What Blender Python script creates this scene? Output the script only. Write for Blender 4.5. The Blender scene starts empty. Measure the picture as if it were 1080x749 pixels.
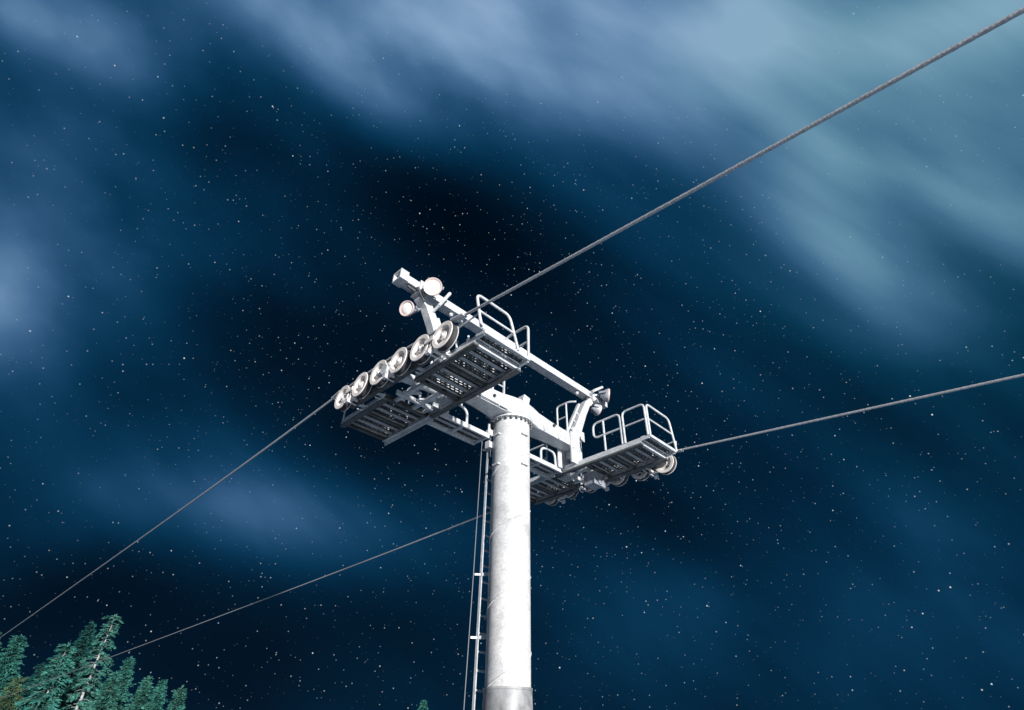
import bpy, math, random
from mathutils import Vector, Matrix

R = math.radians
C = bpy.context.scene.collection
HH = 6.04                      # height of the crossarm axis above the pole foot
rnd = random.Random(7)

# ------------------------------------------------------------------ helpers
class MB:
    """collects solids, then links them as ONE mesh object"""
    def __init__(s):
        s.v = []; s.f = []; s.m = []; s.sm = []
    def add(s, verts, faces, mi=0, smooth=False):
        b = len(s.v)
        s.v += [tuple(p) for p in verts]
        for f in faces:
            s.f.append(tuple(b + i for i in f)); s.m.append(mi); s.sm.append(smooth)
    def hexa(s, p, mi=0):
        # p: 8 points, bottom ring then top ring
        s.add(p, [(3, 2, 1, 0), (4, 5, 6, 7), (0, 1, 5, 4), (1, 2, 6, 5), (2, 3, 7, 6), (3, 0, 4, 7)], mi)
    def box(s, x0, x1, y0, y1, z0, z1, mi=0):
        s.hexa([(x0, y0, z0), (x1, y0, z0), (x1, y1, z0), (x0, y1, z0),
                (x0, y0, z1), (x1, y0, z1), (x1, y1, z1), (x0, y1, z1)], mi)
    def bar(s, a, b, w, h, up=(0, 0, 1), mi=0):
        # a box from a to b, w across, h along 'up'
        a = Vector(a); b = Vector(b); d = (b - a).normalized(); u = Vector(up)
        sd = d.cross(u).normalized(); u = sd.cross(d).normalized()
        sd = sd * w / 2; u = u * h / 2
        s.hexa([a - sd - u, a + sd - u, b + sd - u, b - sd - u, a - sd + u, a + sd + u, b + sd + u, b - sd + u], mi)
    def loft(s, rings, mi=0, smooth=True, cap=True):
        n = len(rings[0]); b = len(s.v)
        for r in rings: s.v += [tuple(p) for p in r]
        for k in range(len(rings) - 1):
            for i in range(n):
                j = (i + 1) % n
                s.f.append((b + k * n + i, b + k * n + j, b + (k + 1) * n + j, b + (k + 1) * n + i)); s.m.append(mi); s.sm.append(smooth)
        if cap:
            s.f.append(tuple(b + i for i in reversed(range(n)))); s.m.append(mi); s.sm.append(False)
            s.f.append(tuple(b + (len(rings) - 1) * n + i for i in range(n))); s.m.append(mi); s.sm.append(False)
    def tube(s, pts, r, n=10, mi=0, cap=True, smooth=True):
        pts = [Vector(p) for p in pts]
        rad = r if isinstance(r, (list, tuple)) else [r] * len(pts)
        t = (pts[1] - pts[0]).normalized()
        a = Vector((0, 0, 1)) if abs(t.z) < .9 else Vector((1, 0, 0))
        u = t.cross(a).normalized()
        rings = []
        for i, p in enumerate(pts):
            if i == 0: d = (pts[1] - pts[0]).normalized()
            elif i == len(pts) - 1: d = (pts[-1] - pts[-2]).normalized()
            else: d = ((pts[i + 1] - p).normalized() + (p - pts[i - 1]).normalized()).normalized()
            u = (u - d * u.dot(d)).normalized(); w = d.cross(u)
            rings.append([p + (u * math.cos(2 * math.pi * k / n) + w * math.sin(2 * math.pi * k / n)) * rad[i] for k in range(n)])
        s.loft(rings, mi, smooth, cap)
    def lathe(s, prof, o=(0, 0, 0), ax=(0, 0, 1), n=32, mi=0, smooth=True, closed=False):
        # prof: list of (r, h[, mat]) along axis ax from o
        o = Vector(o); ax = Vector(ax).normalized()
        a = Vector((0, 0, 1)) if abs(ax.z) < .9 else Vector((1, 0, 0))
        u = ax.cross(a).normalized(); w = ax.cross(u)
        b = len(s.v)
        for p in prof:
            for k in range(n):
                t = 2 * math.pi * k / n
                s.v.append(tuple(o + ax * p[1] + (u * math.cos(t) + w * math.sin(t)) * max(p[0], 1e-4)))
        m = len(prof)
        for k in range(m if closed else m - 1):
            k2 = (k + 1) % m
            for i in range(n):
                j = (i + 1) % n
                s.f.append((b + k * n + j, b + k * n + i, b + k2 * n + i, b + k2 * n + j)); s.m.append(mi); s.sm.append(smooth)
    def cyl(s, a, b, r, n=12, mi=0):
        s.tube([a, b], r, n, mi)
    def build(s, name, mats, parent=None, loc=(0, 0, 0), dz=0.0, bevel=0.0, sharp=35):
        me = bpy.data.meshes.new(name)
        me.from_pydata([(x, y, z + dz) for x, y, z in s.v], [], s.f)
        if not isinstance(mats, (list, tuple)): mats = [mats]
        for m in mats: me.materials.append(m)
        for p, mi, sm in zip(me.polygons, s.m, s.sm):
            p.material_index = mi; p.use_smooth = sm
        me.update()
        if any(s.sm):
            try: me.set_sharp_from_angle(angle=R(sharp))
            except Exception: pass
        o = bpy.data.objects.new(name, me); C.objects.link(o); o.location = loc
        if parent is not None: o.parent = parent
        if bevel:
            bm = o.modifiers.new('edges', 'BEVEL'); bm.width = bevel; bm.segments = 2; bm.limit_method = 'ANGLE'; bm.angle_limit = R(50)
        return o

def rounded(pts, r, n=5):
    """polyline with its inner corners rounded"""
    pts = [Vector(p) for p in pts]; out = [pts[0]]
    for i in range(1, len(pts) - 1):
        a, p, b = pts[i - 1], pts[i], pts[i + 1]
        d1 = (a - p); d2 = (b - p); k = min(r, d1.length * .48, d2.length * .48)
        q1 = p + d1.normalized() * k; q2 = p + d2.normalized() * k
        for j in range(n + 1):
            t = j / n
            out.append(q1 * (1 - t) ** 2 + p * 2 * t * (1 - t) + q2 * t * t)
    out.append(pts[-1]); return out

def tag(o, label=None, cat=None, group=None, kind=None):
    if label: o['label'] = label
    if cat: o['category'] = cat
    if group: o['group'] = group
    if kind: o['kind'] = kind
    return o

def empty(name, loc, rz=0.0):
    o = bpy.data.objects.new(name, None); C.objects.link(o)
    o.location = loc; o.rotation_euler = (0, 0, rz); o.empty_display_size = .3
    return o

# ------------------------------------------------------------------ materials
def mat(name, base, rough=.5, metal=0.0, var=None, scale=4.0, bump=0.0, bscale=60.0, spec=.5, detail=5, stretch=None, spots=None):
    m = bpy.data.materials.new(name); m.use_nodes = True
    nt = m.node_tree; b = nt.nodes['Principled BSDF']; L = nt.links.new
    b.inputs['Roughness'].default_value = rough; b.inputs['Metallic'].default_value = metal
    b.inputs['Specular IOR Level'].default_value = spec
    b.inputs['Base Color'].default_value = (*base, 1)
    tc = nt.nodes.new('ShaderNodeTexCoord'); src = tc.outputs['Object']
    if stretch:
        mp = nt.nodes.new('ShaderNodeMapping'); mp.inputs['Scale'].default_value = stretch
        L(src, mp.inputs['Vector']); src = mp.outputs['Vector']
    if var:
        n = nt.nodes.new('ShaderNodeTexNoise'); n.inputs['Scale'].default_value = scale; n.inputs['Detail'].default_value = detail
        n.inputs['Roughness'].default_value = .65
        L(src, n.inputs['Vector'])
        cr = nt.nodes.new('ShaderNodeValToRGB')
        cr.color_ramp.elements[0].position = .32; cr.color_ramp.elements[1].position = .68
        cr.color_ramp.elements[0].color = (*var[0], 1); cr.color_ramp.elements[1].color = (*var[1], 1)
        L(n.outputs['Fac'], cr.inputs['Fac']); col = cr.outputs['Color']
        if spots:
            v = nt.nodes.new('ShaderNodeTexVoronoi'); v.inputs['Scale'].default_value = spots[0]
            L(src, v.inputs['Vector'])
            mx = nt.nodes.new('ShaderNodeMix'); mx.data_type = 'RGBA'; mx.blend_type = 'MULTIPLY'
            mx.inputs['Factor'].default_value = spots[1]
            L(col, mx.inputs['A']); 
            bw = nt.nodes.new('ShaderNodeRGBToBW'); L(v.outputs['Color'], bw.inputs['Color']); L(bw.outputs['Val'], mx.inputs['B'])
            col = mx.outputs['Result']
        L(col, b.inputs['Base Color'])
        mr = nt.nodes.new('ShaderNodeMapRange'); mr.inputs['To Min'].default_value = max(rough - .1, .05); mr.inputs['To Max'].default_value = min(rough + .15, 1)
        L(n.outputs['Fac'], mr.inputs['Value']); L(mr.outputs['Result'], b.inputs['Roughness'])
    if bump:
        n2 = nt.nodes.new('ShaderNodeTexNoise'); n2.inputs['Scale'].default_value = bscale; n2.inputs['Detail'].default_value = 3
        L(src, n2.inputs['Vector'])
        bp = nt.nodes.new('ShaderNodeBump'); bp.inputs['Strength'].default_value = bump; bp.inputs['Distance'].default_value = .02
        L(n2.outputs['Fac'], bp.inputs['Height']); L(bp.outputs['Normal'], b.inputs['Normal'])
    return m

M = {}
M['galv'] = mat('galvanised_steel', (.6, .62, .64), .42, .12, ((.50, .53, .56), (.72, .74, .76)), 5, .05, 40, spots=(28, .25))
M['pole'] = mat('zinc_sprayed_pole', (.66, .66, .66), .6, .0, ((.48, .49, .50), (.70, .70, .70)), 3.0, .15, 70, detail=9, spots=(45, .32))
M['polebase'] = mat('weathered_galvanised_base', (.45, .46, .47), .5, .1, ((.13, .135, .14), (.36, .37, .38)), 4, .1, 50, detail=9)
M['galv_shaded'] = mat('shaded_galvanised_steel', (.2, .21, .22), .5, .2, ((.05, .056, .058), (.13, .14, .145)), 7, .05, 40)  # galvanised steel darkened: the catwalk underside's shade is put into its colour
M['sheet'] = mat('shaded_grating_sheet', (.1, .11, .11), .55, .2, ((.03, .035, .035), (.08, .09, .09)), 8)  # deck steel darkened too, underside shade painted into the slotted sheet
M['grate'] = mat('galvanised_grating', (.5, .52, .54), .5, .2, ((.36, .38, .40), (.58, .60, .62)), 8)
M['cream'] = mat('cast_aluminium', (.74, .69, .66), .45, .0, ((.62, .57, .54), (.80, .76, .73)), 9, .06, 90)
M['rubber'] = mat('rubber_tyre', (.03, .03, .032), .7, 0, ((.02, .02, .022), (.05, .05, .055)), 12)
M['frame'] = mat('sheave_frame_steel', (.10, .105, .11), .5, .3, ((.05, .055, .06), (.14, .145, .15)), 6)
M['bolt'] = mat('zinc_bolt', (.7, .7, .72), .35, .3)
M['dark'] = mat('dark_opening', (.03, .035, .04), .6)
M['rope'] = mat('steel_wire_rope', (.46, .47, .49), .42, .25, ((.36, .37, .39), (.54, .55, .57)), 30)
M['cable'] = mat('grey_safety_cable', (.12, .135, .16), .5, .2)
M['housing'] = mat('lamp_housing', (.35, .37, .42), .4, .3, ((.22, .24, .28), (.45, .47, .52)), 14)
M['rim'] = mat('lamp_rim', (.62, .50, .48), .4, .1)
M['lens'] = mat('lamp_lens', (.90, .86, .85), .25, 0, ((.86, .81, .80), (.92, .89, .88)), 14)
M['concrete'] = mat('concrete', (.4, .39, .38), .85, 0, ((.30, .29, .28), (.45, .44, .43)), 4, .3, 30)

# ------------------------------------------------------------------ camera
cam = bpy.data.cameras.new('camera'); co = bpy.data.objects.new('camera', cam); C.objects.link(co)
fw = Vector((.57261, .56672, .59241)); rt = Vector((.69706, -.71692, .01206)); up = Vector((-.43154, -.40603, .80555))
mw = Matrix((rt, up, -fw)).transposed().to_4x4(); mw.translation = (-6.3243, -6.2439, .8492)
co.matrix_world = mw
cam.sensor_width = 36; cam.lens = 18.837; cam.clip_start = .05; cam.clip_end = 9000
bpy.context.scene.camera = co

# ------------------------------------------------------------------ sky, sun, exposure
SUN_EL, SUN_AZ = 7.0, 198.0         # azimuth measured from +Y towards +X: where the light comes from
EXPO = .55
scn = bpy.context.scene
scn.view_settings.view_transform = 'Standard'; scn.view_settings.look = 'None'
scn.view_settings.exposure = EXPO; scn.view_settings.gamma = 1; scn.view_settings.use_curve_mapping = False
scn.cycles.max_bounces = 6; scn.cycles.use_denoising = True

sun = bpy.data.lights.new('sun', 'SUN'); so = bpy.data.objects.new('sun', sun); C.objects.link(so)
sun.energy = 5.0; sun.angle = R(2.0); sun.color = (1, .975, .95)
ld = Vector((math.sin(R(SUN_AZ)) * math.cos(R(SUN_EL)), math.cos(R(SUN_AZ)) * math.cos(R(SUN_EL)), math.sin(R(SUN_EL))))
so.rotation_euler = (-ld).to_track_quat('-Z', 'Y').to_euler(); so.location = ld * 30

# night clouds: soft banks and streaks at infinity. (direction, tangent axes / angular size, radiance)
BASE = 0.2559
BLOBS = [
 ((0.672, -0.104, 0.733), (1.76, -1.11, -1.77), (2.63, 4.17, -1.82), 0.386),
 ((0.505, 0.024, 0.863), (9.09, -1.57, -5.28), (0.64, 18.27, -0.88), 0.109),
 ((0.608, 0.013, 0.794), (5.52, -0.04, -4.23), (-1.11, 17.81, 0.55), 0.05),
 ((0.61, -0.215, 0.762), (5.11, -5.94, -5.77), (14.16, 9.21, -8.74), 0.293),
 ((0.256, 0.264, 0.93), (3.81, -2.18, -0.43), (3.8, 9.77, -3.82), 0.383),
 ((0.128, 0.387, 0.913), (5.5, -2.4, 0.25), (3.94, 16.48, -7.54), 0.193),
 ((0.054, 0.495, 0.867), (7.53, -2.16, 0.76), (2.64, 19.15, -11.1), 0.27),
 ((0.383, 0.215, 0.898), (6.85, -1.87, -2.47), (0.71, 12.09, -3.2), 0.054),
 ((-0.169, 0.637, 0.752), (10.01, 0.78, 1.59), (-0.3, 17.61, -14.98), 0.157),
 ((-0.231, 0.641, 0.732), (17.09, -1.94, 7.09), (3.13, 19.23, -15.86), 0.17),
 ((-0.124, 0.865, 0.486), (14.52, -2.63, 8.38), (4.91, 5.69, -8.88), 0.264),
 ((-0.084, 0.857, 0.508), (7.67, 0.32, 0.73), (2.02, 5.76, -9.38), 0.2),
 ((-0.107, 0.757, 0.644), (6.45, 0.69, 0.27), (0.37, 7.14, -8.32), 0.19),
 ((0.028, 0.825, 0.565), (3.79, -0.31, 0.26), (1.11, 3.71, -5.47), -0.107),
 ((0.734, 0.01, 0.679), (3.85, -0.45, -4.15), (1.52, 15.61, -1.86), 0.121),
 ((0.808, -0.145, 0.572), (6.01, -1.19, -8.79), (10.01, 28.89, -6.79), 0.19),
 ((0.823, 0.021, 0.568), (5.27, -1.53, -7.59), (4.23, 23.23, -6.99), 0.158),
 ((0.52, 0.206, 0.829), (4.19, -2.17, -2.09), (3.25, 10.55, -4.66), -0.183),
 ((0.59, 0.063, 0.805), (8.36, -13.03, -5.11), (7.23, 4.78, -5.68), -0.05),
 ((0.279, 0.91, 0.306), (8.94, -2.62, -0.36), (4.58, 6.04, -22.14), 0.147),
 ((0.403, 0.863, 0.304), (5.4, -2.26, -0.74), (1.71, 4.97, -16.37), 0.112),
 ((0.21, 0.916, 0.342), (4.47, -1.08, 0.16), (2.6, 2.89, -9.34), 0.098),
 ((0.035, 0.937, 0.349), (5.2, -0.83, 1.71), (2.56, 1.79, -5.06), 0.047),
 ((0.545, 0.787, 0.289), (4.65, -3.03, -0.52), (1.97, 4.31, -15.41), 0.103),
 ((0.867, 0.46, 0.189), (3.78, -6.73, -0.96), (0.61, 4.81, -14.5), 0.132),
 ((0.954, 0.227, 0.198), (0.85, -3.29, -0.35), (0.61, 1.92, -5.13), 0.135),
 ((0.978, 0.058, 0.201), (0.7, -7.72, -1.2), (0.72, 1.83, -4.05), 0.042),
 ((0.846, 0.472, 0.246), (0.84, -1.46, -0.09), (0.45, 0.83, -3.12), -0.125),
 ((0.833, 0.199, 0.516), (2.6, -6.39, -1.72), (4.52, 4.41, -8.99), 0.07),
 ((0.734, -0.172, 0.657), (2.77, -7.45, -5.04), (4.79, 2.68, -4.65), -0.061),
 ((0.593, -0.089, 0.8), (4.5, -7.42, -4.16), (8.95, 4.82, -6.09), -0.11),
 ((-0.033, 0.5, 0.865), (11.15, -4.96, 3.3), (9.3, 32.27, -18.3), 0.06),
 ((0.899, 0.001, 0.439), (0.57, -3.16, -1.17), (2.82, 2.86, -5.79), -0.098),
 ((0.164, 0.705, 0.69), (5.07, -1.35, 0.18), (2.75, 10.4, -11.29), 0.067),
 ((0.792, 0.603, 0.099), (5.51, -7.01, -1.37), (-1.33, 4.22, -15.07), 0.087),
 ((0.112, 0.983, 0.144), (12.76, -1.35, -0.74), (5.25, 1.98, -17.64), -0.073),
 ((0.328, 0.543, 0.773), (7.68, -2.34, -1.61), (0.94, 10.0, -7.43), -0.14),
 ((0.013, 0.688, 0.725), (11.0, -0.42, 0.2), (0.36, 10.33, -9.8), -0.119),
 ((0.499, 0.45, 0.741), (6.6, -2.99, -2.64), (1.49, 9.92, -7.03), -0.112),
 ((0.283, 0.945, 0.164), (9.95, -2.86, -0.7), (3.28, 1.83, -16.17), -0.05),
 ((0.354, 0.689, 0.632), (7.51, -2.06, -1.97), (0.07, 8.21, -9.0), -0.054),
 ((0.351, 0.934, 0.072), (9.66, -3.54, -1.14), (2.47, 0.46, -17.91), -0.05),
 ((0.512, -0.043, 0.858), (7.52, -4.05, -4.7), (8.48, 16.86, -4.21), 0.167),
 ((0.474, 0.755, 0.453), (6.8, -4.04, -0.39), (2.75, 4.89, -11.03), -0.07),
 ((-0.123, 0.585, 0.802), (13.38, -0.59, 2.48), (0.11, 13.09, -9.52), 0.167),
 ((0.963, 0.087, 0.254), (2.4, -11.89, -5.01), (2.75, 8.18, -13.26), 0.04),
 ((0.196, 0.953, 0.23), (10.72, -2.15, -0.21), (4.01, 2.87, -15.35), -0.074),
 ((0.468, 0.865, 0.182), (7.88, -4.1, -0.81), (1.58, 2.29, -14.98), -0.04),
 ((0.836, 0.456, 0.304), (4.57, -7.04, -2.01), (1.28, 5.61, -11.95), -0.05),
]
RAMP = [(0.0, (0.0, 0.00182, 0.00402)), (0.1, (0.0, 0.00402, 0.01096)), (0.15, (0.0003, 0.007, 0.0185)), (0.21, (0.00061, 0.0137, 0.03434)), (0.27, (0.00121, 0.02416, 0.05951)), (0.33, (0.00273, 0.03689, 0.0865)), (0.39, (0.0075, 0.05448, 0.12214)), (0.45, (0.0185, 0.07819, 0.17144)), (0.57, (0.05448, 0.14703, 0.28315)), (0.69, (0.13014, 0.26636, 0.42327)), (0.81, (0.2384, 0.39676, 0.57758))]
w = bpy.data.worlds.new('World'); scn.world = w; w.use_nodes = True
nt = w.node_tree; L = nt.links.new
for n in list(nt.nodes): nt.nodes.remove(n)
def N(t, **k):
    n = nt.nodes.new(t)
    for a, b in k.items(): setattr(n, a, b)
    return n
out = N('ShaderNodeOutputWorld'); bg = N('ShaderNodeBackground'); L(bg.outputs[0], out.inputs[0])
tc = N('ShaderNodeTexCoord'); DIR = tc.outputs['Generated']
def math_(op, a, b=None, c=None):
    n = N('ShaderNodeMath', operation=op)
    for i, x in enumerate((a, b, c)):
        if x is None: continue
        if isinstance(x, (int, float)): n.inputs[i].default_value = x
        else: L(x, n.inputs[i])
    return n.outputs[0]
def dot_(v):
    n = N('ShaderNodeVectorMath', operation='DOT_PRODUCT'); L(DIR, n.inputs[0]); n.inputs[1].default_value = v
    return n.outputs['Value']
def vmix(fac, a, b, blend='MIX'):
    n = N('ShaderNodeMix', data_type='RGBA', blend_type=blend)
    for k, x in (('Factor', fac), ('A', a), ('B', b)):
        if isinstance(x, (int, float)): n.inputs[k].default_value = x
        elif isinstance(x, tuple): n.inputs[k].default_value = (*x, 1)
        else: L(x, n.inputs[k])
    return n.outputs['Result']
# wind-drawn streak noise: stretched along the drift direction of the clouds
def streak(scale, seed, ax=(.72, -.40, -.57), st=.28, detail=4):
    ax = Vector(ax).normalized(); b = ax.cross(Vector((0, 0, 1))).normalized(); c = ax.cross(b)
    n = N('ShaderNodeCombineXYZ'); L(math_('MULTIPLY', dot_(tuple(ax)), st), n.inputs[0])
    L(dot_(tuple(b)), n.inputs[1]); L(dot_(tuple(c)), n.inputs[2])
    t = N('ShaderNodeTexNoise', noise_dimensions='4D'); t.inputs['Scale'].default_value = scale; t.inputs['W'].default_value = seed
    t.inputs['Detail'].default_value = detail; t.inputs['Roughness'].default_value = .42; L(n.outputs[0], t.inputs['Vector'])
    return t.outputs['Fac']
g = 2 ** -EXPO
dens = BASE                      # how thick the lit cloud is in each direction
for d, u, v, amp in BLOBS:
    k = .5 ** .5                # u and v are tangent to the sky at d; every d is above the horizon
    du = dot_(tuple(x * k for x in u)); dv = dot_(tuple(x * k for x in v))
    q = math_('MULTIPLY_ADD', dv, dv, math_('MULTIPLY', du, du))
    dens = math_('MULTIPLY_ADD', math_('EXPONENT', math_('MULTIPLY', q, -1.0)), amp, dens)
s1 = streak(11.0, 1.7, st=.20, detail=6); s2 = streak(3.2, 4.1, st=.40, detail=5); s3 = streak(1.6, 8.3, st=.8, detail=2)
wisp = math_('MULTIPLY', math_('MULTIPLY_ADD', s1, .75, .635), math_('MULTIPLY_ADD', s2, .22, .89))
dens = math_('MULTIPLY', dens, wisp)
cr = N('ShaderNodeValToRGB'); L(dens, cr.inputs['Fac'])
el = cr.color_ramp.elements
while len(el) < len(RAMP): el.new(.5)
for e_, (p_, c_) in zip(el, RAMP):
    e_.position = p_; e_.color = (*[x * g for x in c_], 1)
teal = N('ShaderNodeMapRange'); L(math_('MULTIPLY_ADD', s3, .12, dot_((.74, -.19, .645))), teal.inputs['Value'])
teal.inputs['From Min'].default_value = .93; teal.inputs['From Max'].default_value = 1.04
tint = vmix(teal.outputs['Result'], (1.05, .985, 1.02), (1.0, 1.05, .93))
acc = vmix(1.0, cr.outputs['Color'], tint, 'MULTIPLY')
# a trace of the physical sky under the clouds
sky = N('ShaderNodeTexSky', sky_type='NISHITA'); sky.sun_disc = False; sky.sun_elevation = R(SUN_EL); sky.sun_rotation = R(SUN_AZ)
acc = vmix(.0001, acc, sky.outputs['Color'], 'ADD')
# stars
def STARC(vo):
    sp = N('ShaderNodeSeparateColor'); L(vo.outputs['Color'], sp.inputs[0]); return sp.outputs[0]
def stars(scale, r, seed, gain, lo):
    vv = N('ShaderNodeVectorMath', operation='ADD'); L(DIR, vv.inputs[0]); vv.inputs[1].default_value = (seed, seed * .7, seed * .3)
    vo = N('ShaderNodeTexVoronoi', feature='F1', distance='EUCLIDEAN'); vo.inputs['Scale'].default_value = scale
    L(vv.outputs[0], vo.inputs['Vector'])
    rad = r * scale
    f = N('ShaderNodeMapRange', interpolation_type='SMOOTHSTEP'); L(math_('DIVIDE', vo.outputs['Distance'], math_('MULTIPLY_ADD', math_('POWER', STARC(vo), 2), .75, .62)), f.inputs['Value'])
    f.inputs['From Min'].default_value = rad; f.inputs['From Max'].default_value = rad * .35
    sp = N('ShaderNodeSeparateColor'); L(vo.outputs['Color'], sp.inputs[0])
    b = math_('MULTIPLY_ADD', math_('POWER', sp.outputs[0], 4), gain, lo)
    hue = vmix(sp.outputs[1], (.70, .88, 1.0), (1.0, .93, .82))
    k = math_('MULTIPLY', f.outputs['Result'], b)
    k = math_('MULTIPLY', k, math_('MAXIMUM', math_('MULTIPLY_ADD', dens, -1.7, 1.35), .10))
    kc = N('ShaderNodeCombineXYZ')
    for i in range(3): L(k, kc.inputs[i])
    return vmix(1.0, hue, kc.outputs[0], 'MULTIPLY')
acc = vmix(1.0, acc, stars(66, .00104, 3.1, .70, .08), 'ADD')
acc = vmix(1.0, acc, stars(150, .00090, 9.4, .27, .05), 'ADD')
L(acc, bg.inputs['Color']); bg.inputs['Strength'].default_value = 1.0

# ------------------------------------------------------------------ ground
def gz(x, y):
    if y < 0: z = .12 * y if y > -120 else -14.4
    elif y < 10: z = 0
    elif y < 160: z = -.1 * (y - 10)
    else: z = -15
    s = max(0, min(1, (abs(x) + abs(y) - 8) / 20))
    return z + s * (.5 * math.sin(x * .07 + 1) * math.cos(y * .05) + .18 * math.sin(x * .31) * math.sin(y * .27 + 2))
def axis_pts():
    p = [0]; st = 2.0
    while p[-1] < 3500: p.append(p[-1] + st); st *= 1.12 if p[-1] > 60 else 1.0
    return [-q for q in reversed(p[1:])] + p
gx = axis_pts(); gy = axis_pts()
mb = MB(); n = len(gx)
mb.add([(x, y, gz(x, y)) for y in gy for x in gx],
       [(j * n + i, j * n + i + 1, (j + 1) * n + i + 1, (j + 1) * n + i) for j in range(n - 1) for i in range(n - 1)], 0, True)
M['bounce_snow'] = mat('bounce_snow', (.4, .5, .6), .7, 0, ((.26, .35, .46), (.36, .45, .55)), .35, .35, 6, spec=.3)  # out-of-view snow, blued and darkened to shape the bounce light on undersides
tag(mb.build('ground', M['bounce_snow'], sharp=180), kind='structure')

# ------------------------------------------------------------------ the lift tower
T = empty('lift_tower', (0, 0, 0))
tag(T, 'tall white ski lift tower with crossarm, catwalks, sheave wheels and ladder', 'lift tower')
def part(mb_, name, mats, parent=T, **k):
    return mb_.build(name, mats, parent, dz=HH, **k)

# pole, spiral welded; z in head coordinates (crossarm axis = 0)
mb = MB(); RP = .338
def pr(z): return .338 - .010 * min(1, max(0, (-z - .3) / 4.2))
zs = [-.27 - i * .2 for i in range(22)] + [-4.53]
mb.lathe([(pr(z), z) for z in reversed(zs)], n=72)
for k in range(1):
    pitch = 1.07; turns = (4.53 - .45) / pitch; nseg = int(turns * 48)
    pts = []
    for i in range(nseg + 1):
        t = i / nseg; z = -4.5 + t * (4.5 - .45); a = t * turns * 2 * math.pi + 2.9
        pts.append(Vector((math.cos(a) * (pr(z) - .004), math.sin(a) * (pr(z) - .004), z)))
    mb.tube(pts, .015, 6)
pole = part(mb, 'pole', M['pole'])
mb = MB()     # bolted top flange
mb.lathe([(.30, -.30), (.405, -.30), (.405, -.265), (.30, -.265)], n=64, closed=True)
mb.lathe([(.30, -.262), (.405, -.262), (.405, -.225), (.30, -.225)], n=64, closed=True)
fl = part(mb, 'top_flange', M['galv'], pole)
for i in range(24):
    a = 2 * math.pi * i / 24; x, y = math.cos(a) * .375, math.sin(a) * .375
    b = MB(); b.lathe([(0, -.345), (.021, -.345), (.021, -.302), (0, -.302)], (x, y, 0), n=6, smooth=False)
    part(b, 'flange_bolt', M['frame'], pole)
b = MB()      # flared lower section
b.lathe([(.33, -4.50), (.352, -4.50), (.352, -4.53), (.345, -4.535), (.352, -4.75), (.40, -5.25), (.43, -5.9), (.46, -5.93), (.46, -6.0)], n=72)
part(b, 'base_section', M['polebase'], pole)
b = MB(); b.lathe([(0, -6.5), (.75, -6.5), (.75, -5.96), (.72, -5.93), (0, -5.93)], n=48)
part(b, 'footing', M['concrete'], T)
for z in (-.62, -1.20):                 # lifting lugs welded on the pole
    for k in range(8):
        a = R(k * 45 + 225 + 45 - 1 if False else k * 45 - 90 - 1)
        a = R(-135 + 42 + k * 90) if k < 4 else None
        if a is None: continue
        c = Vector((math.cos(a), math.sin(a), 0)); t = Vector((-c.y, c.x, 0))
        b = MB(); p = c * (pr(z) + .018) + Vector((0, 0, z))
        b.bar(p - t * .075, p + t * .075, .055, .028, (0, 0, 1))
        part(b, 'lug', M['pole'], pole, bevel=.004)

# crossarm: tapered box girder, haunched over the pole
mb = MB()
def girder(mb_, st, mi=0):
    mb_.loft([[(x, y0, z0), (x, y1, z0), (x, y1, z1), (x, y0, z1)] for x, y0, y1, z0, z1 in st], mi, False)
girder(mb, [(-1.66, -.23, .06, -.235, .03), (-.9, -.245, .085, -.25, .05), (-.5, -.26, .14, -.255, .075), (-.3, -.30, .22, -.255, .09), (-.1, -.33, .30, -.255, .10),
            (.1, -.33, .30, -.255, .10), (.3, -.30, .22, -.255, .09), (.5, -.26, .14, -.255, .075), (.9, -.245, .085, -.25, .05), (1.66, -.23, .06, -.235, .03)])
ca = part(mb, 'crossarm', M['galv'], bevel=.012)
for sx in (-1, 1):
    b = MB()                              # end yoke: plates that carry the catwalk and the arm
    b.box(*sorted((sx * 1.44, sx * 1.78)), -.275, -.235, -.62, .06)
    b.box(*sorted((sx * 1.44, sx * 1.78)), .065, .105, -.62, .06)
    b.box(*sorted((sx * 1.664, sx * 1.70)), -.23, .06, -.40, .10)
    for yy in (-.285, .115):
        for zz in (-.5, -.3, -.1):
            b.cyl((sx * 1.5, yy - .012, zz), (sx * 1.5, yy + .012, zz), .018, 6)
            b.cyl((sx * 1.70, yy - .012, zz), (sx * 1.70, yy + .012, zz), .018, 6)
    part(b, 'end_yoke', M['galv'], ca, bevel=.006)
    b = MB()                              # axle tube out to the sheave train
    b.cyl((sx * 1.70, -.09, -.40), (sx * 2.90, -.09, -.52), .085, 20)
    b.lathe([(.085, 0), (.12, 0), (.12, .05), (.085, .05)], (sx * 1.76, -.09, -.405), (sx, 0, -.1), 20, closed=True)
    b.lathe([(.085, 0), (.115, 0), (.115, .08), (.085, .08)], (sx * 2.58, -.09, -.487), (sx, 0, -.1), 20, closed=True)
    part(b, 'axle_tube', M['galv'], ca)
for x in (.93, -.72, .2):
    b = MB(); b.lathe([(0, 0), (.03, 0), (.03, .03), (0, .03)], (x, -.262, -.02 if x > 0 else -.08), (0, -1, 0), 12)
    part(b, 'bolt_head', M['dark'], ca)

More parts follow.
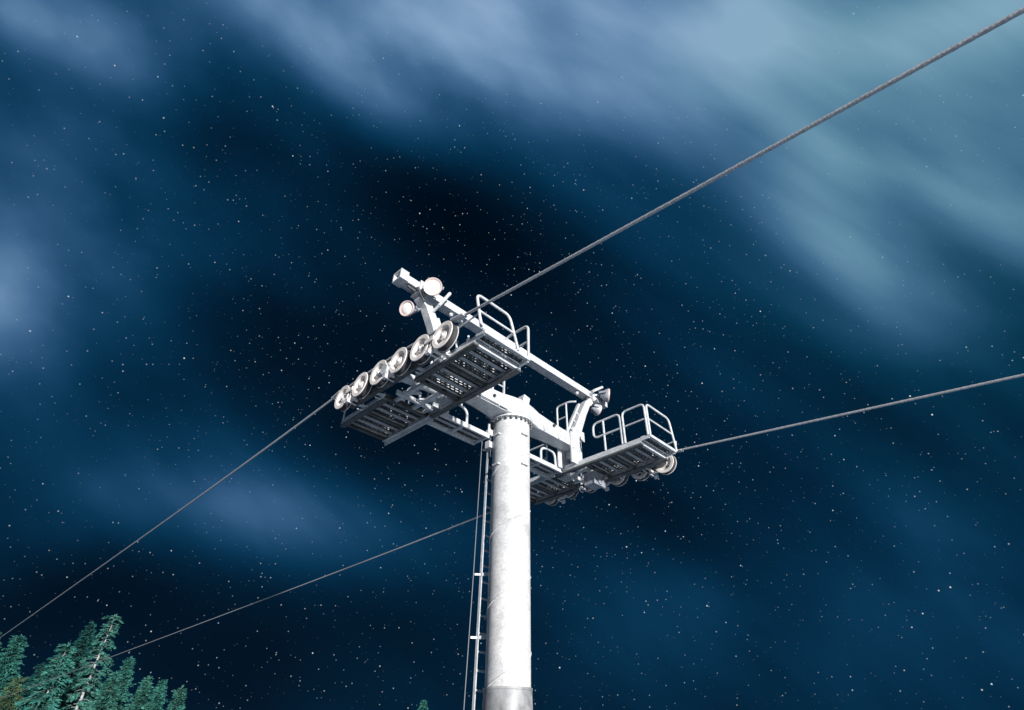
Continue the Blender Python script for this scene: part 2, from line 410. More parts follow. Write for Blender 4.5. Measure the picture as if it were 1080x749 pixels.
b = MB()                                  # conduit along the crossarm and down the pole
b.tube(rounded([(-1.62, .10, -.20), (-.5, .17, -.20), (-.30, .27, -.23), (-.27, .27, -.60), (-.26, .26, -.95)], .06), .014, 8)
b.tube(rounded([(1.62, .10, -.20), (.5, .17, -.20), (.33, .26, -.22)], .06), .014, 8)
b.tube([(-1.60, -.262, -.215), (-.40, -.285, -.238)], .010, 8)
part(b, 'conduit', M['cable'], ca)
for q, z in ((-.30, -.50), (-.31, -.74)):
    b = MB(); b.box(q - .05, q + .03, .20, .30, z - .06, z + .06); b.box(q - .058, q - .051, .19, .31, z - .07, z + .07)
    part(b, 'cable_box', M['galv'], pole, bevel=.006)

for x in (-1.05, -.62, .62, 1.05):
    b = MB(); b.hexa([(x - .006, -.30, -.27), (x + .006, -.30, -.27), (x + .006, -.24, -.27), (x - .006, -.24, -.27), (x - .006, -.262, -.10), (x + .006, -.262, -.10), (x + .006, -.24, -.10), (x - .006, -.24, -.10)])
    part(b, 'stiffener', M['galv'], ca)
b = MB(); b.box(-1.64, 1.64, -.252, -.20, -.262, -.2515); part(b, 'bottom_strip', M['galv'], ca)
for x in (-1.30, -1.15, 1.15, 1.30):
    for z in (-.16, -.05):
        b = MB(); b.cyl((x, -.232, z), (x, -.262, z), .016, 6); part(b, 'bolt_head', M['bolt'], ca)

# upper lifting frame: beam on two splayed arms
mb = MB()
girder(mb, [(-2.80, -.155, .02, 1.365, 1.52), (2.86, -.155, .02, 1.365, 1.52)])
mb.box(-2.80, 2.86, -.165, -.158, 1.345, 1.362); mb.box(-2.80, 2.86, .022, .03, 1.345, 1.362)
bm_ = part(mb, 'lifting_beam', M['galv'], bevel=.008)
for sx in (-1, 1):
    b = MB(); x0 = sx * 2.80 if sx < 0 else 2.86
    o = [(-.155, 1.365), (.02, 1.365), (.02, 1.63), (-.155, 1.63)]
    # flared open end: four thick cheeks
    for (y0, y1, z0, z1) in ((-.19, .055, 1.52, 1.55), (-.19, .055, 1.335, 1.365), (-.19, -.157, 1.367, 1.518), (.022, .055, 1.367, 1.518)):
        b.box(*sorted((x0, x0 + sx * .17)), y0, y1, z0, z1)
    b.box(*sorted((x0 + sx * .02, x0 + sx * .04)), -.155, .02, 1.367, 1.518, 1)  # dark plate stands in for the shade inside the hollow end
    part(b, 'end_cap', [M['galv'], M['dark']], bm_, bevel=.005)
    b = MB()                              # clamp band and gooseneck joint
    xc = sx * 2.50
    for y0, y1, z0, z1 in ((-.195, -.168, 1.30, 1.55), (.033, .06, 1.30, 1.55), (-.168, .033, 1.523, 1.55), (-.168, .033, 1.29, 1.343)):
        b.box(xc - .045, xc + .045, y0, y1, z0, z1)
    b.box(xc - .07, xc + .07, -.19, .05, 1.27, 1.288)
    part(b, 'beam_clamp', M['galv'], bm_, bevel=.004)
    b = MB()
    path = [(sx * 1.72, -.085, .02), (sx * 2.10, -.085, .80), (sx * 2.28, -.082, 1.12), (sx * 2.46, -.08, 1.268)]
    rings = []
    wd = [.12, .085, .078, .085]
    for i, p in enumerate(path):
        p = Vector(p)
        a_ = Vector(path[max(i - 1, 0)]); c_ = Vector(path[min(i + 1, 3)]); d = (c_ - a_).normalized()
        nx = Vector((d.z, 0, -d.x)); hw = wd[i]; hy = .09
        rings.append([p - nx * hw + Vector((0, -hy, 0)), p + nx * hw + Vector((0, -hy, 0)), p + nx * hw + Vector((0, hy, 0)), p - nx * hw + Vector((0, hy, 0))])
    b.loft(rings, 0, False)
    arm = part(b, 'arm', M['galv'], T, bevel=.012)
    b = MB()                              # knee gusset and brace
    b.bar((sx * 1.50, -.085, .05), (sx * 2.03, -.085, 1.02), .05, .07, (0, 1, 0))
    for q in (.25, .5, .75): b.bar((sx * (1.50 + .53 * q), -.085, .05 + .97 * q), (sx * (1.69 + .42 * q), -.085, -.02 + .97 * q), .03, .05, (0, 1, 0))
    b.box(*sorted((sx * 1.56, sx * 1.95)), -.24, -.215, .00, .22)
    b.box(*sorted((sx * 1.56, sx * 1.95)), .045, .07, .00, .22)
    part(b, 'arm_brace', M['galv'], arm, bevel=.004)
    b = MB()
    b.bar((sx * 2.33, -.10, 1.30), (sx * 2.74, -.10, 1.36), .03, .10)
    b.bar((sx * 2.42, -.20, 1.12), (sx * 2.60, -.20, 1.34), .05, .02, (0, 1, 0))
    part(b, 'arm_bracket', M['frame'], arm)
for x in (-1.72, 2.02, -.2):              # lugs under the beam
    b = MB(); b.lathe([(0, 0), (.04, 0), (.045, .03), (.02, .06), (0, .06)], (x, -.07, 1.34), (0, 0, -1), 12)
    part(b, 'eye_lug', M['bolt'], bm_)

# ---------------------------------------------------------------- catwalks
YN, YF = -1.95, 1.70
def plank(mb_, x0, x1, y0, y1, z, teeth=True):
    """one toothed grating plank running along x, seen from below: two flanges, slotted sheet"""
    h = .042; t = .006
    mb_.box(x0, x1, y0, y0 + t, z - h, z); mb_.box(x0, x1, y1 - t, y1, z - h, z)
    mb_.box(x0, x1, y0 + t + .0005, y0 + t + .020, z - h, z - h + .006); mb_.box(x0, x1, y1 - t - .020, y1 - t - .0005, z - h, z - h + .006)
    wy = (y1 - y0 - 2 * t) / 7
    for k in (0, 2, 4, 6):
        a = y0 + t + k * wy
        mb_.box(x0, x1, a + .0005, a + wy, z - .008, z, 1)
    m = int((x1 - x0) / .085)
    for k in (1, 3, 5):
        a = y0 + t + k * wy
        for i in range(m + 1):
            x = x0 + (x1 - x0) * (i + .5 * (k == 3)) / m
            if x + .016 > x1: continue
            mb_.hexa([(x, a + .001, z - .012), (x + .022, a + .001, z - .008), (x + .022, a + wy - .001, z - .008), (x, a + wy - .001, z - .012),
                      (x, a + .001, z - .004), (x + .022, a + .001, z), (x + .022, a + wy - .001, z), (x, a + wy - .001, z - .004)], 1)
            if teeth:
                mb_.box(x + .030, x + .036, a + .001, a + wy - .001, z - .006, z + .016)

def channel(mb_, a, b, sd, mi=0, h=.105, wd=.055):
    """U channel along y (or x) from a to b at its bottom outer edge; sd = direction of the flanges"""
    a = Vector(a); b = Vector(b); sd = Vector(sd); t = .008
    d = (b - a).normalized()
    mb_.bar(a + Vector((0, 0, h / 2)) + sd * t / 2, b + Vector((0, 0, h / 2)) + sd * t / 2, t, h, (0, 0, 1), mi)
    for z in (t / 2, h - t / 2):
        mb_.bar(a + sd * (wd / 2 + t) + Vector((0, 0, z)), b + sd * (wd / 2 + t) + Vector((0, 0, z)), wd, t, (0, 0, 1), mi)

def handrail(sx, pts, r=.021, rad=.10, posts=(), mids=(), loop=False, name='handrail'):
    b = MB(); b.tube(rounded([(sx * p[0], p[1], p[2]) for p in pts], rad), r, 10)
    for a, c in posts: b.tube([(sx * a[0], a[1], a[2]), (sx * c[0], c[1], c[2])], r * .95, 10)
    for a, c in mids: b.tube([(sx * a[0], a[1], a[2]), (sx * c[0], c[1], c[2])], r * .8, 8)
    return part(b, name, M['galv'], T)

for sx in (-1, 1):
    XI, XO = 1.60, 2.52
    mb = MB()
    for xx, sd in ((XI, 1), (XO, -1)):
        for y0, y1 in (((YN + .20, YF),) if xx == XI else ((YN + .20, -.40), (.42, YF))):     # the wheel side is open at the axle
            channel(mb, (sx * xx, y0, -.665), (sx * xx, y1, -.665), (sx * sd, 0, 0))
        for y0, y1 in (((YN + .20, .30),) if xx == XI else ((YN + .20, -.40), (.42, YF))):
            mb.bar((sx * (xx + sd * .030), y0, -.6845), (sx * (xx + sd * .030), y1, -.6845), .09, .034, mi=1)  # dark bars paint in the channels' shaded underside
    for y in (YN + .23, -1.05, -.42, .44, 1.05, YF - .03):
        channel(mb, (sx * (XI + .012), y, -.660), (sx * (XO - .012), y, -.660), (0, 1 if y < 0 else -1, 0), 0 if y < -1.5 else 1, .09, .045)  # sunlit near end stays bright, inner members take the shade-coloured steel
    cw = part(mb, 'catwalk', [M['galv'], M['galv_shaded']])
    # near end bay, sloping out to the end rail
    b = MB()
    b.box(*sorted((sx * XI, sx * XO)), YN, YN + .03, -.60, -.545)
    b.box(*sorted((sx * XI, sx * (XI + .03))), YN + .031, YN + .20, -.62, -.545)
    b.box(*sorted((sx * (XO - .03), sx * XO)), YN + .031, YN + .20, -.62, -.545)
    part(b, 'end_frame', M['galv'], cw)
    def decks(y0, y1, n, z):
        st = (y1 - y0) / n
        for i in range(n):
            b = MB(); plank(b, *sorted((sx * (XI + .035), sx * (XO - .035))), y0 + i * st + .004, y0 + (i + 1) * st - .004, z)
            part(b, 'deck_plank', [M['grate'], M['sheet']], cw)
    decks(YN + .035, YN + .20, 1, -.553)
    decks(YN + .27, -.44, 6, -.565)
    decks(.46, YF - .08, 6, -.565)
    b = MB()                              # toe board on the inner edge of the far half
    b.box(*sorted((sx * (XI - .022), sx * (XI - .004))), .31, YF + .01, -.72, -.57)
    part(b, 'toe_board', M['galv'], cw)
    b = MB()                              # diagonal stays and hangers in the open middle bay
    b.bar((sx * 1.95, -.42, -.61), (sx * 1.95, .44, -.61), .06, .05)
    b.bar((sx * 2.30, -.42, -.61), (sx * 2.30, .44, -.61), .06, .05)
    b.tube(rounded([(sx * 2.10, .02, -.60), (sx * 2.10, .20, -.32), (sx * 2.10, .42, -.30), (sx * 2.10, .50, -.58)], .08), .02, 8)
    b.box(*sorted((sx * 1.72, sx * 1.75)), .12, .42, -.62, -.33)
    b.box(*sorted((sx * 1.72, sx * 2.45)), .16, .19, -.655, -.57)
    for q in (1.86, 2.16): b.bar((sx * q, -.10, -.63), (sx * (q + .20), .12, -.60), .05, .03)
    b.tube(rounded([(sx * 2.40, -.30, -.62), (sx * 2.36, -.10, -.40), (sx * 2.20, .10, -.40), (sx * 2.22, .30, -.63)], .07), .016, 8)
    part(b, 'stay', M['galv'], cw)
    # rails
    zt = .10; zb = -.56; zm = -.22
    handrail(sx, [(XI, YN + .04, zb), (XI, YN + .04, zt), (XI, -1.42, zt), (XI, -1.42, zb)], posts=(), mids=(((XI, YN + .05, zm), (XI, -1.43, zm)),))
    handrail(sx, [(XI, -1.36, zb), (XI, -1.36, zt), (XI, -.72, zt), (XI, -.72, zm), (XI, -1.36, zm)], posts=(((XI, -.97, zb), (XI, -.97, zt)),), rad=.12)
    if sx < 0: handrail(sx, [(2.60, YN - .01, zb), (2.72, YN - .01, -.03), (2.06, YN - .01, -.03), (1.87, YN - .01, zb)], mids=(((2.655, YN - .01, -.30), (1.97, YN - .01, -.30)),), rad=.10)
    else: handrail(sx, [(XI + .03, YN + .01, zb), (XI + .03, YN + .01, zt), (XO - .08, YN + .01, zt), (XO + .03, YN + .01, zb)], mids=(((XI + .03, YN + .01, zm), (XO - .02, YN + .01, zm)),), rad=.11)
    handrail(sx, [(XI, .52, zb), (XI, .52, zt), (XI, 1.66, zt), (XI, 1.66, zb)], posts=(((XI, 1.09, zb), (XI, 1.09, zt)),), mids=(((XI, .53, zm), (XI, 1.65, zm)),))
    handrail(sx, [(XI + .04, YF - .01, zb), (XI + .04, YF - .01, -.30), (XO - .25, YF - .01, -.30), (XO - .05, YF - .01, zb)], rad=.09)
    # low guard bar along the wheel side
    handrail(sx, [(XO + .02, YN + .02, zb + .02), (XO + .10, YN + .02, -.30), (XO + .10, -1.40, -.34), (XO + .03, -1.40, -.60)], r=.014, rad=.05, name='guard_bar')
    handrail(sx, [(XO + .02, 1.02, -.60), (XO + .02, 1.02, -.36), (XO + .02, 1.62, -.36), (XO + .02, 1.62, -.60)], r=.014, rad=.05, name='guard_bar')
    # rail standing on the crossarm end
    handrail(sx, [(1.43, .05, .04), (1.43, .05, .74), (1.43, -.28, .74), (1.53, -.40, .74)], r=.02, rad=.07, posts=(((1.43, -.20, .04), (1.43, -.20, .73)),), mids=(((1.43, .04, .42), (1.43, -.20, .42)),), name='crossarm_rail')

# step irons on the crossarm beside the pole
b = MB()
for x in (-.47, -.17):
    b.bar((x, .06, .05), (x, .06, .95), .035, .035, (0, 1, 0))
for z in (.25, .5, .75): b.cyl((-.455, .06, z), (-.185, .06, z), .014, 8)
part(b, 'step_iron', M['galv'])

# cross walkway behind the pole
for sx in (-1, 1):
    b = MB(); x0, x1 = sorted((sx * .44, sx * 1.585))
    for y in (.12, .50): b.box(x0, x1, y, y + .045, -.69, -.60)
    b.box(x0, x0 + .03, .166, .499, -.68, -.62); b.box(x1 - .03, x1, .166, .499, -.68, -.62)
    xm = (x0 + x1) / 2; b.box(xm - .03, xm + .03, .166, .499, -.66, -.62)
    ww = part(b, 'cross_walkway', M['galv'], bevel=.003)
    for k in range(2):
        y0 = .168 + k * .166
        b = MB(); plank(b, x0 + .032, xm - .032, y0, y0 + .16, -.60); plank(b, xm + .032, x1 - .032, y0, y0 + .16, -.60)
        part(b, 'deck_plank', [M['grate'], M['sheet']], ww)
    handrail(sx, [(.98, .14, -.60), (.98, .14, -.36), (1.16, .14, -.30), (1.40, .14, -.32), (1.42, .14, -.60)], r=.024, rad=.10, name='grab_rail')
    b = MB(); b.box(*sorted((sx * .45, sx * .49)), .10, .118, -.60, -.42); part(b, 'toe_plate', M['galv'], ww)

# ---------------------------------------------------------------- sheave trains
RW = .218
TRAIN = {-1: ([-1.44, -.92, -.39, .14, .66, 1.19], [-.560, -.518, -.478, -.455, -.445, -.465]),
          1: ([-1.53, -.97, -.42, .32, .88, 1.43], [-.590, -.555, -.520, -.465, -.455, -.470])}
def wheel_meshes(parent, loc, first=None):
    if first is None:
        b = MB()
        for s in (-1, 1):                 # two thin rim flanges and a dished, spoked web
            b.lathe([(.150, s * .036), (.156, s * .060), (RW - .006, s * .064), (RW, s * .058), (RW, s * .051), (.160, s * .047), (.150, s * .030)], ax=(1, 0, 0), n=40, closed=True)
        b.lathe([(.148, -.045), (.154, -.045), (.154, .045), (.148, .045)], ax=(1, 0, 0), n=40, closed=True)
        for k in range(3):                # three broad webs with slots between them
            for j in range(7):
                a0 = 2 * math.pi * k / 3 + R(84) * j / 7; a1 = a0 + R(84) / 7
                c0, s0, c1, s1_ = math.cos(a0), math.sin(a0), math.cos(a1), math.sin(a1)
                b.hexa([(-.014, .05 * c0, .05 * s0), (-.014, .1515 * c0, .1515 * s0), (-.014, .1515 * c1, .1515 * s1_), (-.014, .05 * c1, .05 * s1_),
                        (.014, .05 * c0, .05 * s0), (.014, .1515 * c0, .1515 * s0), (.014, .1515 * c1, .1515 * s1_), (.014, .05 * c1, .05 * s1_)])
        b.lathe([(.03, -.045), (.066, -.042), (.07, -.012), (.07, .012), (.066, .042), (.03, .045)], ax=(1, 0, 0), n=28)
        wh = b.build('sheave_wheel', M['cream'], parent, loc)
        b = MB(); b.lathe([(.156, -.0465), (.210, -.0465), (.212, -.030), (.199, 0), (.212, .030), (.210, .0465), (.156, .0465)], ax=(1, 0, 0), n=40, closed=True)
        b.build('tyre', M['rubber'], wh)
        b = MB(); b.lathe([(0, -.075), (.022, -.075), (.026, -.06), (.036, -.06), (.036, .06), (.026, .06), (.022, .075), (0, .075)], ax=(1, 0, 0), n=16)
        b.build('axle_nut', M['bolt'], wh)
        return wh
    c = first.copy(); C.objects.link(c); c.parent = parent; c.location = loc
    for ch in first.children:
        d = ch.copy(); C.objects.link(d); d.parent = c
    return c
first = None
for sx in (-1, 1):
    X = sx * 2.8; WY, WZ = TRAIN[sx]
    for k, (y, z) in enumerate(zip(WY, WZ)):
        wh = wheel_meshes(T, (X, y, z + HH), first)
        wh.rotation_euler = (.9 * k + (.4 if sx > 0 else 0), 0, 0)
        first = first or wh
    # main beam of the train, on the catwalk side of the wheels
    xb = X - sx * .135
    b = MB()
    b.bar((xb, WY[0] + .1, -.61), (xb, WY[5] - .05, -.575), .075, .10)
    b.bar((xb, -.45, -.56), (xb, .25, -.555), .095, .16)
    b.box(*sorted((xb - .06, xb + .06)), -.20, .02, -.60, -.40)
    tb = part(b, 'sheave_beam', M['frame'], bevel=.008)
    for k in (0, 2, 4):                   # a rocker joins each pair of wheels
        y0, z0, y1, z1 = WY[k], WZ[k], WY[k + 1], WZ[k + 1]; ym = (y0 + y1) / 2; zm_ = (z0 + z1) / 2
        b = MB()
        for off in (-.075,):
            xr = X + sx * off
            pr_ = [(y0 - .07, z0 + .04), (y0 - .06, z0 - .06), (ym - .09, zm_ - .12), (ym + .09, zm_ - .12), (y1 + .06, z1 - .06), (y1 + .07, z1 + .04), (ym, zm_ + .02)]
            b.loft([[(xr - .009, p, q) for p, q in pr_], [(xr + .009, p, q) for p, q in pr_]], 0, False)
        b.cyl((X - sx * .16, ym, zm_ - .12), (X + sx * .06, ym, zm_ - .12), .03, 12, 1)
        b.bar((X, ym - .10, zm_ - .135), (X, ym + .10, zm_ - .13), .05, .045, mi=1)
        # outer fishplate with its nuts
        xo = X + sx * .083
        b.bar((xo, ym - .10, zm_ + .005), (xo, ym + .10, zm_ + .01), .014, .06, mi=1)
        b.bar((xo - sx * .04, ym, zm_ + .01), (xo - sx * .04, ym, zm_ - .14), .05, .012, (1, 0, 0), 1)
        # rope-off switch and its bracket
        b.box(*sorted((X + sx * .05, X + sx * .10)), ym - .04, ym + .035, zm_ - .235, zm_ - .165, 2)
        b.bar((X - sx * .10, ym + .02, zm_ - .20), (X + sx * .07, ym + .02, zm_ - .20), .03, .014, mi=2)
        part(b, 'rocker', [M['frame'], M['cream'], M['bolt']], tb)
    for e, y, z in ((-1, WY[0], WZ[0]), (1, WY[5], WZ[5])):      # rope catchers past the end wheels
        b = MB()
        b.bar((X + sx * .01, y + e * .15, z + .19), (X + sx * .01, y + e * .40, z + .15), .10, .018)
        b.bar((X - sx * .075, y + e * .05, z + .03), (X - sx * .075, y + e * .24, z + .17), .016, .05)
        b.bar((X - sx * .08, y + e * .24, z + .172), (X + sx * .01, y + e * .24, z + .172), .04, .016)
        part(b, 'rope_catcher', M['galv'], tb)
    for y in (-1.20, -.66, .38, .90):     # hangers from the catwalk edge to the beam
        b = MB()
        b.bar((sx * 2.53, y, -.63), (xb + sx * .0, y, -.66), .06, .02)
        b.tube([(sx * 2.51, y + .05, -.62), (sx * 2.58, y + .05, -.70), (xb, y + .05, -.70)], .011, 8)
        part(b, 'hanger', M['galv'], tb)
# junction box hung under the far catwalk
b = MB(); b.box(1.98, 2.30, -.38, -.12, -.92, -.66); b.box(1.96, 2.32, -.40, -.381, -.94, -.66)
b.bar((1.95, -.42, -.70), (2.12, -.42, -.92), .04, .02, (0, 1, 0)); b.bar((2.32, -.42, -.70), (2.14, -.42, -.92), .04, .02, (0, 1, 0))
part(b, 'junction_box', M['housing'], T, bevel=.01)
b = MB()
for k in range(4): b.box(1.70, 1.98, .08 + k * .07, .11 + k * .07, -.725, -.705)
part(b, 'step_plate', M['grate'])

# ---------------------------------------------------------------- lamps
def floodlight(c, nrm, foot, r=.165):
    c = Vector(c); nrm = Vector(nrm).normalized()
    b = MB(); b.lathe([(0, -.17), (.05, -.17), (.07, -.13), (r * .75, -.08), (r * .96, -.015), (r * .96, .0)], c, nrm, 32)
    side = nrm.cross(Vector((0, 0, 1))).normalized()
    b.bar(c + side * (r + .012) - nrm * .04, c - nrm * .20 + side * (r * .6), .018, .05, (0, 0, 1))
    b.bar(c - side * (r + .012) - nrm * .04, c - nrm * .20 - side * (r * .6), .018, .05, (0, 0, 1))
    b.bar(c - nrm * .20 + side * r * .62, c - nrm * .20 - side * r * .62, .018, .05, (0, 0, 1))
    b.tube([c - nrm * .20, Vector(foot)], .03, 10)
    f = part(b, 'floodlight', M['housing'])
    b = MB(); b.lathe([(r * .80, .0), (r * .97, 0), (r, .01), (r, .03), (r * .97, .04), (r * .80, .032)], c, nrm, 36, closed=True)
    part(b, 'lamp_rim', M['rim'], f)
    b = MB(); b.lathe([(r * .80, .012), (r * .74, .022), (r * .45, .034), (0, .040)], c, nrm, 32)
    part(b, 'lens', M['lens'], f)
floodlight((-2.43, -.42, 1.31), (-.58, -.66, -.47), (-2.30, -.16, 1.42), .165)
floodlight((-2.60, .02, .96), (-.88, -.30, -.36), (-2.36, -.02, 1.10), .145)
floodlight((2.78, -.38, 1.47), (.66, -.72, -.12), (2.55, -.16, 1.46), .165)
floodlight((2.72, -.10, 1.17), (.93, -.30, -.20), (2.44, -.06, 1.19), .14)
b = MB(); b.tube([(-2.18, -.30, 1.10), (-1.98, -.32, 1.52)], .032, 10); b.tube([(-2.18, -.30, 1.10), (-2.20, -.16, 1.02)], .028, 10)
part(b, 'lamp_bracket', M['galv'])
b = MB(); b.tube([(2.36, -.30, 1.44), (2.66, -.34, 1.66)], .032, 10); b.tube([(2.36, -.30, 1.44), (2.40, -.16, 1.40)], .028, 10)
part(b, 'lamp_bracket', M['galv'])
b = MB()                                  # box lamp on the crossarm over the pole
b.hexa([(.17, -.14, .25), (.34, -.14, .22), (.34, .02, .22), (.17, .02, .25), (.19, -.16, .42), (.36, -.16, .39), (.36, .02, .39), (.19, .02, .42)])
b.box(.22, .28, -.08, -.02, .10, .24)
part(b, 'control_box', M['galv'], T, bevel=.015)

# ---------------------------------------------------------------- ladder and safety line
def ly(z): return .352 + .085 * min(1, max(0, (-z - .5) / 4.3))
mb = MB()
for x in (-.24, .24):
    mb.bar((x, ly(-.42), -.42), (x, ly(-4.8), -4.8), .018, .045, (0, 1, 0))
    mb.bar((x, ly(-4.8), -4.8), (x, .60, -5.98), .022, .05, (0, 1, 0))
lad = part(mb, 'ladder', M['galv'])
z = -.60
while z > -5.9:
    y = ly(z) if z > -4.8 else ly(-4.8) + (.60 - ly(-4.8)) * (-z - 4.8) / 1.18
    b = MB(); b.cyl((-.232, y, z), (.232, y, z), .017, 8); part(b, 'rung', M['galv'], lad); z -= .245
for z in (-.78, -2.95, -3.85):
    for q in (-1, 1):
        b = MB(); b.bar((q * .24, ly(z) - .02, z), (q * .18, .26, z), .03, .045)
        if q < 0: b.bar((-.25, ly(z), z), (-.325, ly(z) + .06, z), .022, .03)
        part(b, 'ladder_bracket', M['galv'], lad)
b = MB(); b.tube([(-.325, .44, -.50), (-.325, .49, -2.95), (-.325, .545, -4.8), (-.325, .64, -5.98)], .0075, 8)
part(b, 'safety_line', M['cable'], lad)

# ------------------------------------------------------------------ haul ropes
def rope(sx, label):
    X = sx * 2.8
    WY, WZ = TRAIN[sx]; top = [z + .207 for z in WZ]
    def nz_(y):
        if y <= WY[0]: return top[0] + .116 * (y - WY[0]) + .00035 * min(0, y + 6) ** 2
        if y >= WY[5]: return top[5] - .024 * (y - WY[5]) - .11 * (1 - math.exp(-(y - WY[5]) / 4.0))
        k = max(i for i in range(5) if WY[i] <= y)
        h = WY[k + 1] - WY[k]; t = (y - WY[k]) / h
        sl = lambda i: .116 if i == 0 else -.05 if i == 5 else (top[i + 1] - top[i - 1]) / (WY[i + 1] - WY[i - 1])
        return (top[k] * (2 * t ** 3 - 3 * t ** 2 + 1) + h * sl(k) * (t ** 3 - 2 * t ** 2 + t)
                + top[k + 1] * (-2 * t ** 3 + 3 * t ** 2) + h * sl(k + 1) * (t ** 3 - t ** 2))
    ys = []; y = -45.0
    while y < 230:
        ys.append(y)
        y += .0085 if -9.0 < y < 1.6 else (.02 if -9.6 < y < 5 else .5 if -14 < y < 20 else 2.0)
    rings = []; acc_ = 0.0
    m = 18
    for y in ys:
        z = nz_(y)
        ph = y / .56 * 2 * math.pi
        near = -9.6 < y < 5
        ring = []
        for k in range(m):
            a = 2 * math.pi * k / m
            rr = .0205 - (.0085 * (1 - abs(math.cos(3 * (a - ph)))) ** 1.4 if near else .002)
            ring.append((X + rr * math.cos(a), y, z + HH + rr * math.sin(a)))
        rings.append(ring)
    b = MB(); b.loft(rings, 0, True)
    o = b.build('haul_rope', M['rope'], sharp=180)
    tag(o, label, 'cable', 'steel haul ropes of the lift')
rope(-1, 'twisted steel haul rope over the left sheave wheels, running up to the top right corner')
rope(1, 'twisted steel haul rope over the right sheave wheels, passing behind the pole')

# ------------------------------------------------------------------ conifers
def leafmat(name, a, b):
    m = mat(name, a, .6, 0, (a, b), 1.1, spec=.25, detail=8)  # contrast of the two tones paints highlights and shadowed clumps into the needles
    return m
M['needle'] = leafmat('teal_needles', (.003, .030, .030), (.060, .300, .255))
M['needle2'] = leafmat('green_needles', (.004, .030, .025), (.095, .310, .240))
M['needle3'] = leafmat('dark_needles', (.006, .050, .048), (.024, .125, .112))
M['needleY'] = leafmat('ochre_needles', (.022, .048, .026), (.150, .205, .090))
M['bark'] = mat('pale_bark', (.34, .37, .36), .85, 0, ((.20, .22, .22), (.46, .50, .49)), 6, .4, 12, stretch=(1, 1, .25))
M['bark2'] = mat('brown_bark', (.12, .10, .08), .9, 0, ((.07, .06, .05), (.17, .14, .12)), 6, .4, 12, stretch=(1, 1, .25))
M['gtwig'] = mat('green_brown_twigs', (.03, .06, .05), .85)
M['twig'] = mat('grey_twigs', (.22, .25, .24), .85)

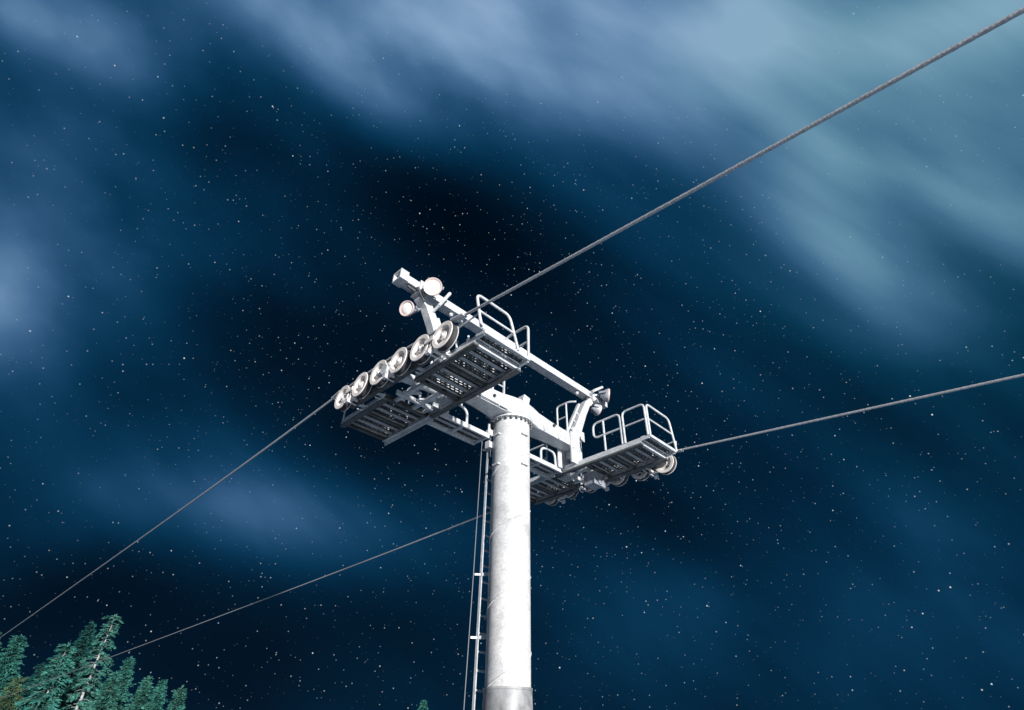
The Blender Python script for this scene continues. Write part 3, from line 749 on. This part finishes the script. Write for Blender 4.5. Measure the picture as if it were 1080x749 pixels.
def conifer(apex, label, rad=.30, seed=1, dens=1.0, leaf='needle', bark='bark2', droop=.35, trunk=.16, bare=0.0, cat='tree', tip=0.0):
    rg = random.Random(seed)
    ax, ay, az = apex; base = gz(ax, ay) - .3; H = az - base
    root = empty('conifer_tree', (ax, ay, base + .3))
    tag(root, label, cat, 'conifers at the lower left')
    off = -.3
    t = MB()
    lean = [(0.0, 0.0)]
    pts = []; rr = []
    for i in range(15):
        f = i / 14
        pts.append((math.sin(f * 5 + seed) * .05 * f, math.cos(f * 4 + seed) * .05 * f, off + f * (H - .25))); rr.append(max(.012, trunk * (1 - f) ** .85 + .008))
    t.tube(pts, rr, 9); t.build('trunk', M[bark], root)
    lv = MB(); tw = MB()
    z = H * .10
    def spray(p, d, u, ln, wd, mi):
        # one flat needle spray: a pointed leaf with a fold, 4 verts
        s_ = d.cross(u).normalized() * wd / 2
        mid = p + d * ln * .45
        lv.add([p, mid + s_ - u * ln * .05, p + d * ln, mid - s_ - u * ln * .05], [(0, 1, 2, 3)], mi)
    while z < H - .15:
        dtop = H - z
        R_ = rad * 1.25 * dtop ** .85 * (1 - .25 * dtop / H) + .30
        R_ *= rg.uniform(.72, 1.12)
        if dtop < 1.2 and tip: R_ += tip * (1 - abs(dtop - .6) / .8)
        nb = max(4, int(rg.uniform(5, 8) * dens))
        a0 = rg.uniform(0, 6.28)
        for k in range(nb):
            a = a0 + 2 * math.pi * k / nb + rg.uniform(-.35, .35)
            Lb = R_ * rg.uniform(.65, 1.08)
            zz = z + rg.uniform(-.15, .15)
            el = .45 * (1 - dtop / H * 1.6) - .1 + rg.uniform(-.12, .12)
            o = Vector((0, 0, zz)); hd = Vector((math.cos(a), math.sin(a), 0))
            P_ = []
            for j in range(7):
                f = j / 6
                P_.append(o + hd * Lb * f + Vector((0, 0, Lb * (el * f - droop * f * f * 1.2 + .18 * droop * f ** 4))))
            tw.tube(P_, [max(.006, .012 + .012 * Lb * (1 - j / 6)) for j in range(7)], 4, cap=False)
            ns = max(4, int(Lb * 17 * dens))
            for i in range(ns):
                f = bare + (1 - bare) * (i + rg.random()) / ns
                if rg.random() < .10: continue
                j = min(5, int(f * 6)); q = P_[j].lerp(P_[j + 1], f * 6 - j); d0 = (P_[j + 1] - P_[j]).normalized()
                sd = d0.cross(Vector((0, 0, 1))).normalized()
                for s_ in (-1, 1):
                    ang = rg.uniform(.5, 1.1)
                    d = (d0 * math.cos(ang) + sd * s_ * math.sin(ang) + Vector((0, 0, rg.uniform(-.75, .35)))).normalized()
                    ln = (.30 + .50 * (1 - abs(f - .45)) * min(1, Lb / 2.2)) * rg.uniform(.7, 1.25)
                    uu = (Vector((0, 0, 1)) + Vector((rg.uniform(-1.1, 1.1), rg.uniform(-1.1, 1.1), 0))).normalized()
                    mi = 0 if rg.random() < .7 else 1
                    spray(q, d, uu, ln * .9, .07 + .12 * rg.random(), mi)
                    if ln > .38:
                        m_ = q + d * ln * .5; e = (d + d0 * .8).normalized()
                        spray(m_, e, uu, ln * .6, .16, mi)
            spray(P_[6] - hd * .05, (P_[6] - P_[5]).normalized(), Vector((0, 0, 1)), .30, .10, 0)
        z += (.24 + .012 * dtop) * rg.uniform(.75, 1.3) / max(dens, .6) ** .5
    for i in range(14):
        a = rg.uniform(0, 6.28); d = Vector((math.cos(a) * .5, math.sin(a) * .5, 1)).normalized()
        spray(Vector((0, 0, H - .55 + .03 * i)), d, Vector((math.sin(a), -math.cos(a), 0)), .32, .09, 0)
    cr = lv.build('crown', [M[leaf], M['needle2' if leaf == 'needle' else 'needle' if leaf != 'needle3' else 'needle3']], root)
    tw.build('branches', M['twig' if bark == 'bark' else 'gtwig'], cr)
    return root

conifer((11.43, 80, 13.44), 'tallest conifer with bare pale trunk and drooping sparse branches', .29, 3, .66, 'needle2', 'bark', .42, .34, .38, tip=.55)
conifer((7.01, 74, 9.31), 'rounded teal conifer with pale trunk showing, left of the tallest tree', .33, 5, .95, 'needle', 'bark', .35, .20, .10, tip=.4)
conifer((12.0, 94, 14.3), 'dark conifer half hidden behind the tallest tree', .36, 8, .9, 'needle3', 'bark2', .30, .18)
conifer((5.79, 102, 12.69), 'broad blue-green conifer near the left edge of the photo', .34, 11, 1.05, 'needle', 'bark2', .25, .2, tip=.5)
conifer((3.57, 108, 13.5), 'conifer cut off by the left edge of the photo', .32, 14, 1.0, 'needle2', 'bark2', .25, .2)
conifer((6.27, 90, 6.93), 'low ochre conifer in front at the bottom left corner', .34, 17, 1.1, 'needleY', 'bark2', .15, .14)
conifer((17.35, 90, 10.2), 'slim teal conifer just right of the tallest tree', .26, 21, 1.15, 'needle', 'bark2', .2, .14)
conifer((17.56, 80, 7.31), 'short pale teal conifer, third from the right of the row', .30, 24, 1.1, 'needle2', 'bark2', .15, .14)
conifer((21.2, 86, 7.47), 'small pointed teal conifer, second from the right of the row', .28, 27, 1.1, 'needle', 'bark2', .15, .13)
conifer((21.19, 78, 6.46), 'small loose conifer at the right end of the row', .30, 31, 1.0, 'needle2', 'bark2', .15, .13)
o = conifer((60.79, 80, 7.03), 'lone conifer tip at the bottom edge, left of the pole', .30, 34, 1.0, 'needle', 'bark2', .2, .14)
del o['group']
conifer((10.1, 104, 9.72), 'dark conifer in the gap behind the two pale-trunked trees', .36, 37, .9, 'needle3', 'bark2', .25, .16)
conifer((13.0, 76, 7.14), 'bushy green conifer under the right side of the tallest tree', .34, 41, 1.1, 'needle2', 'bark2', .2, .14)
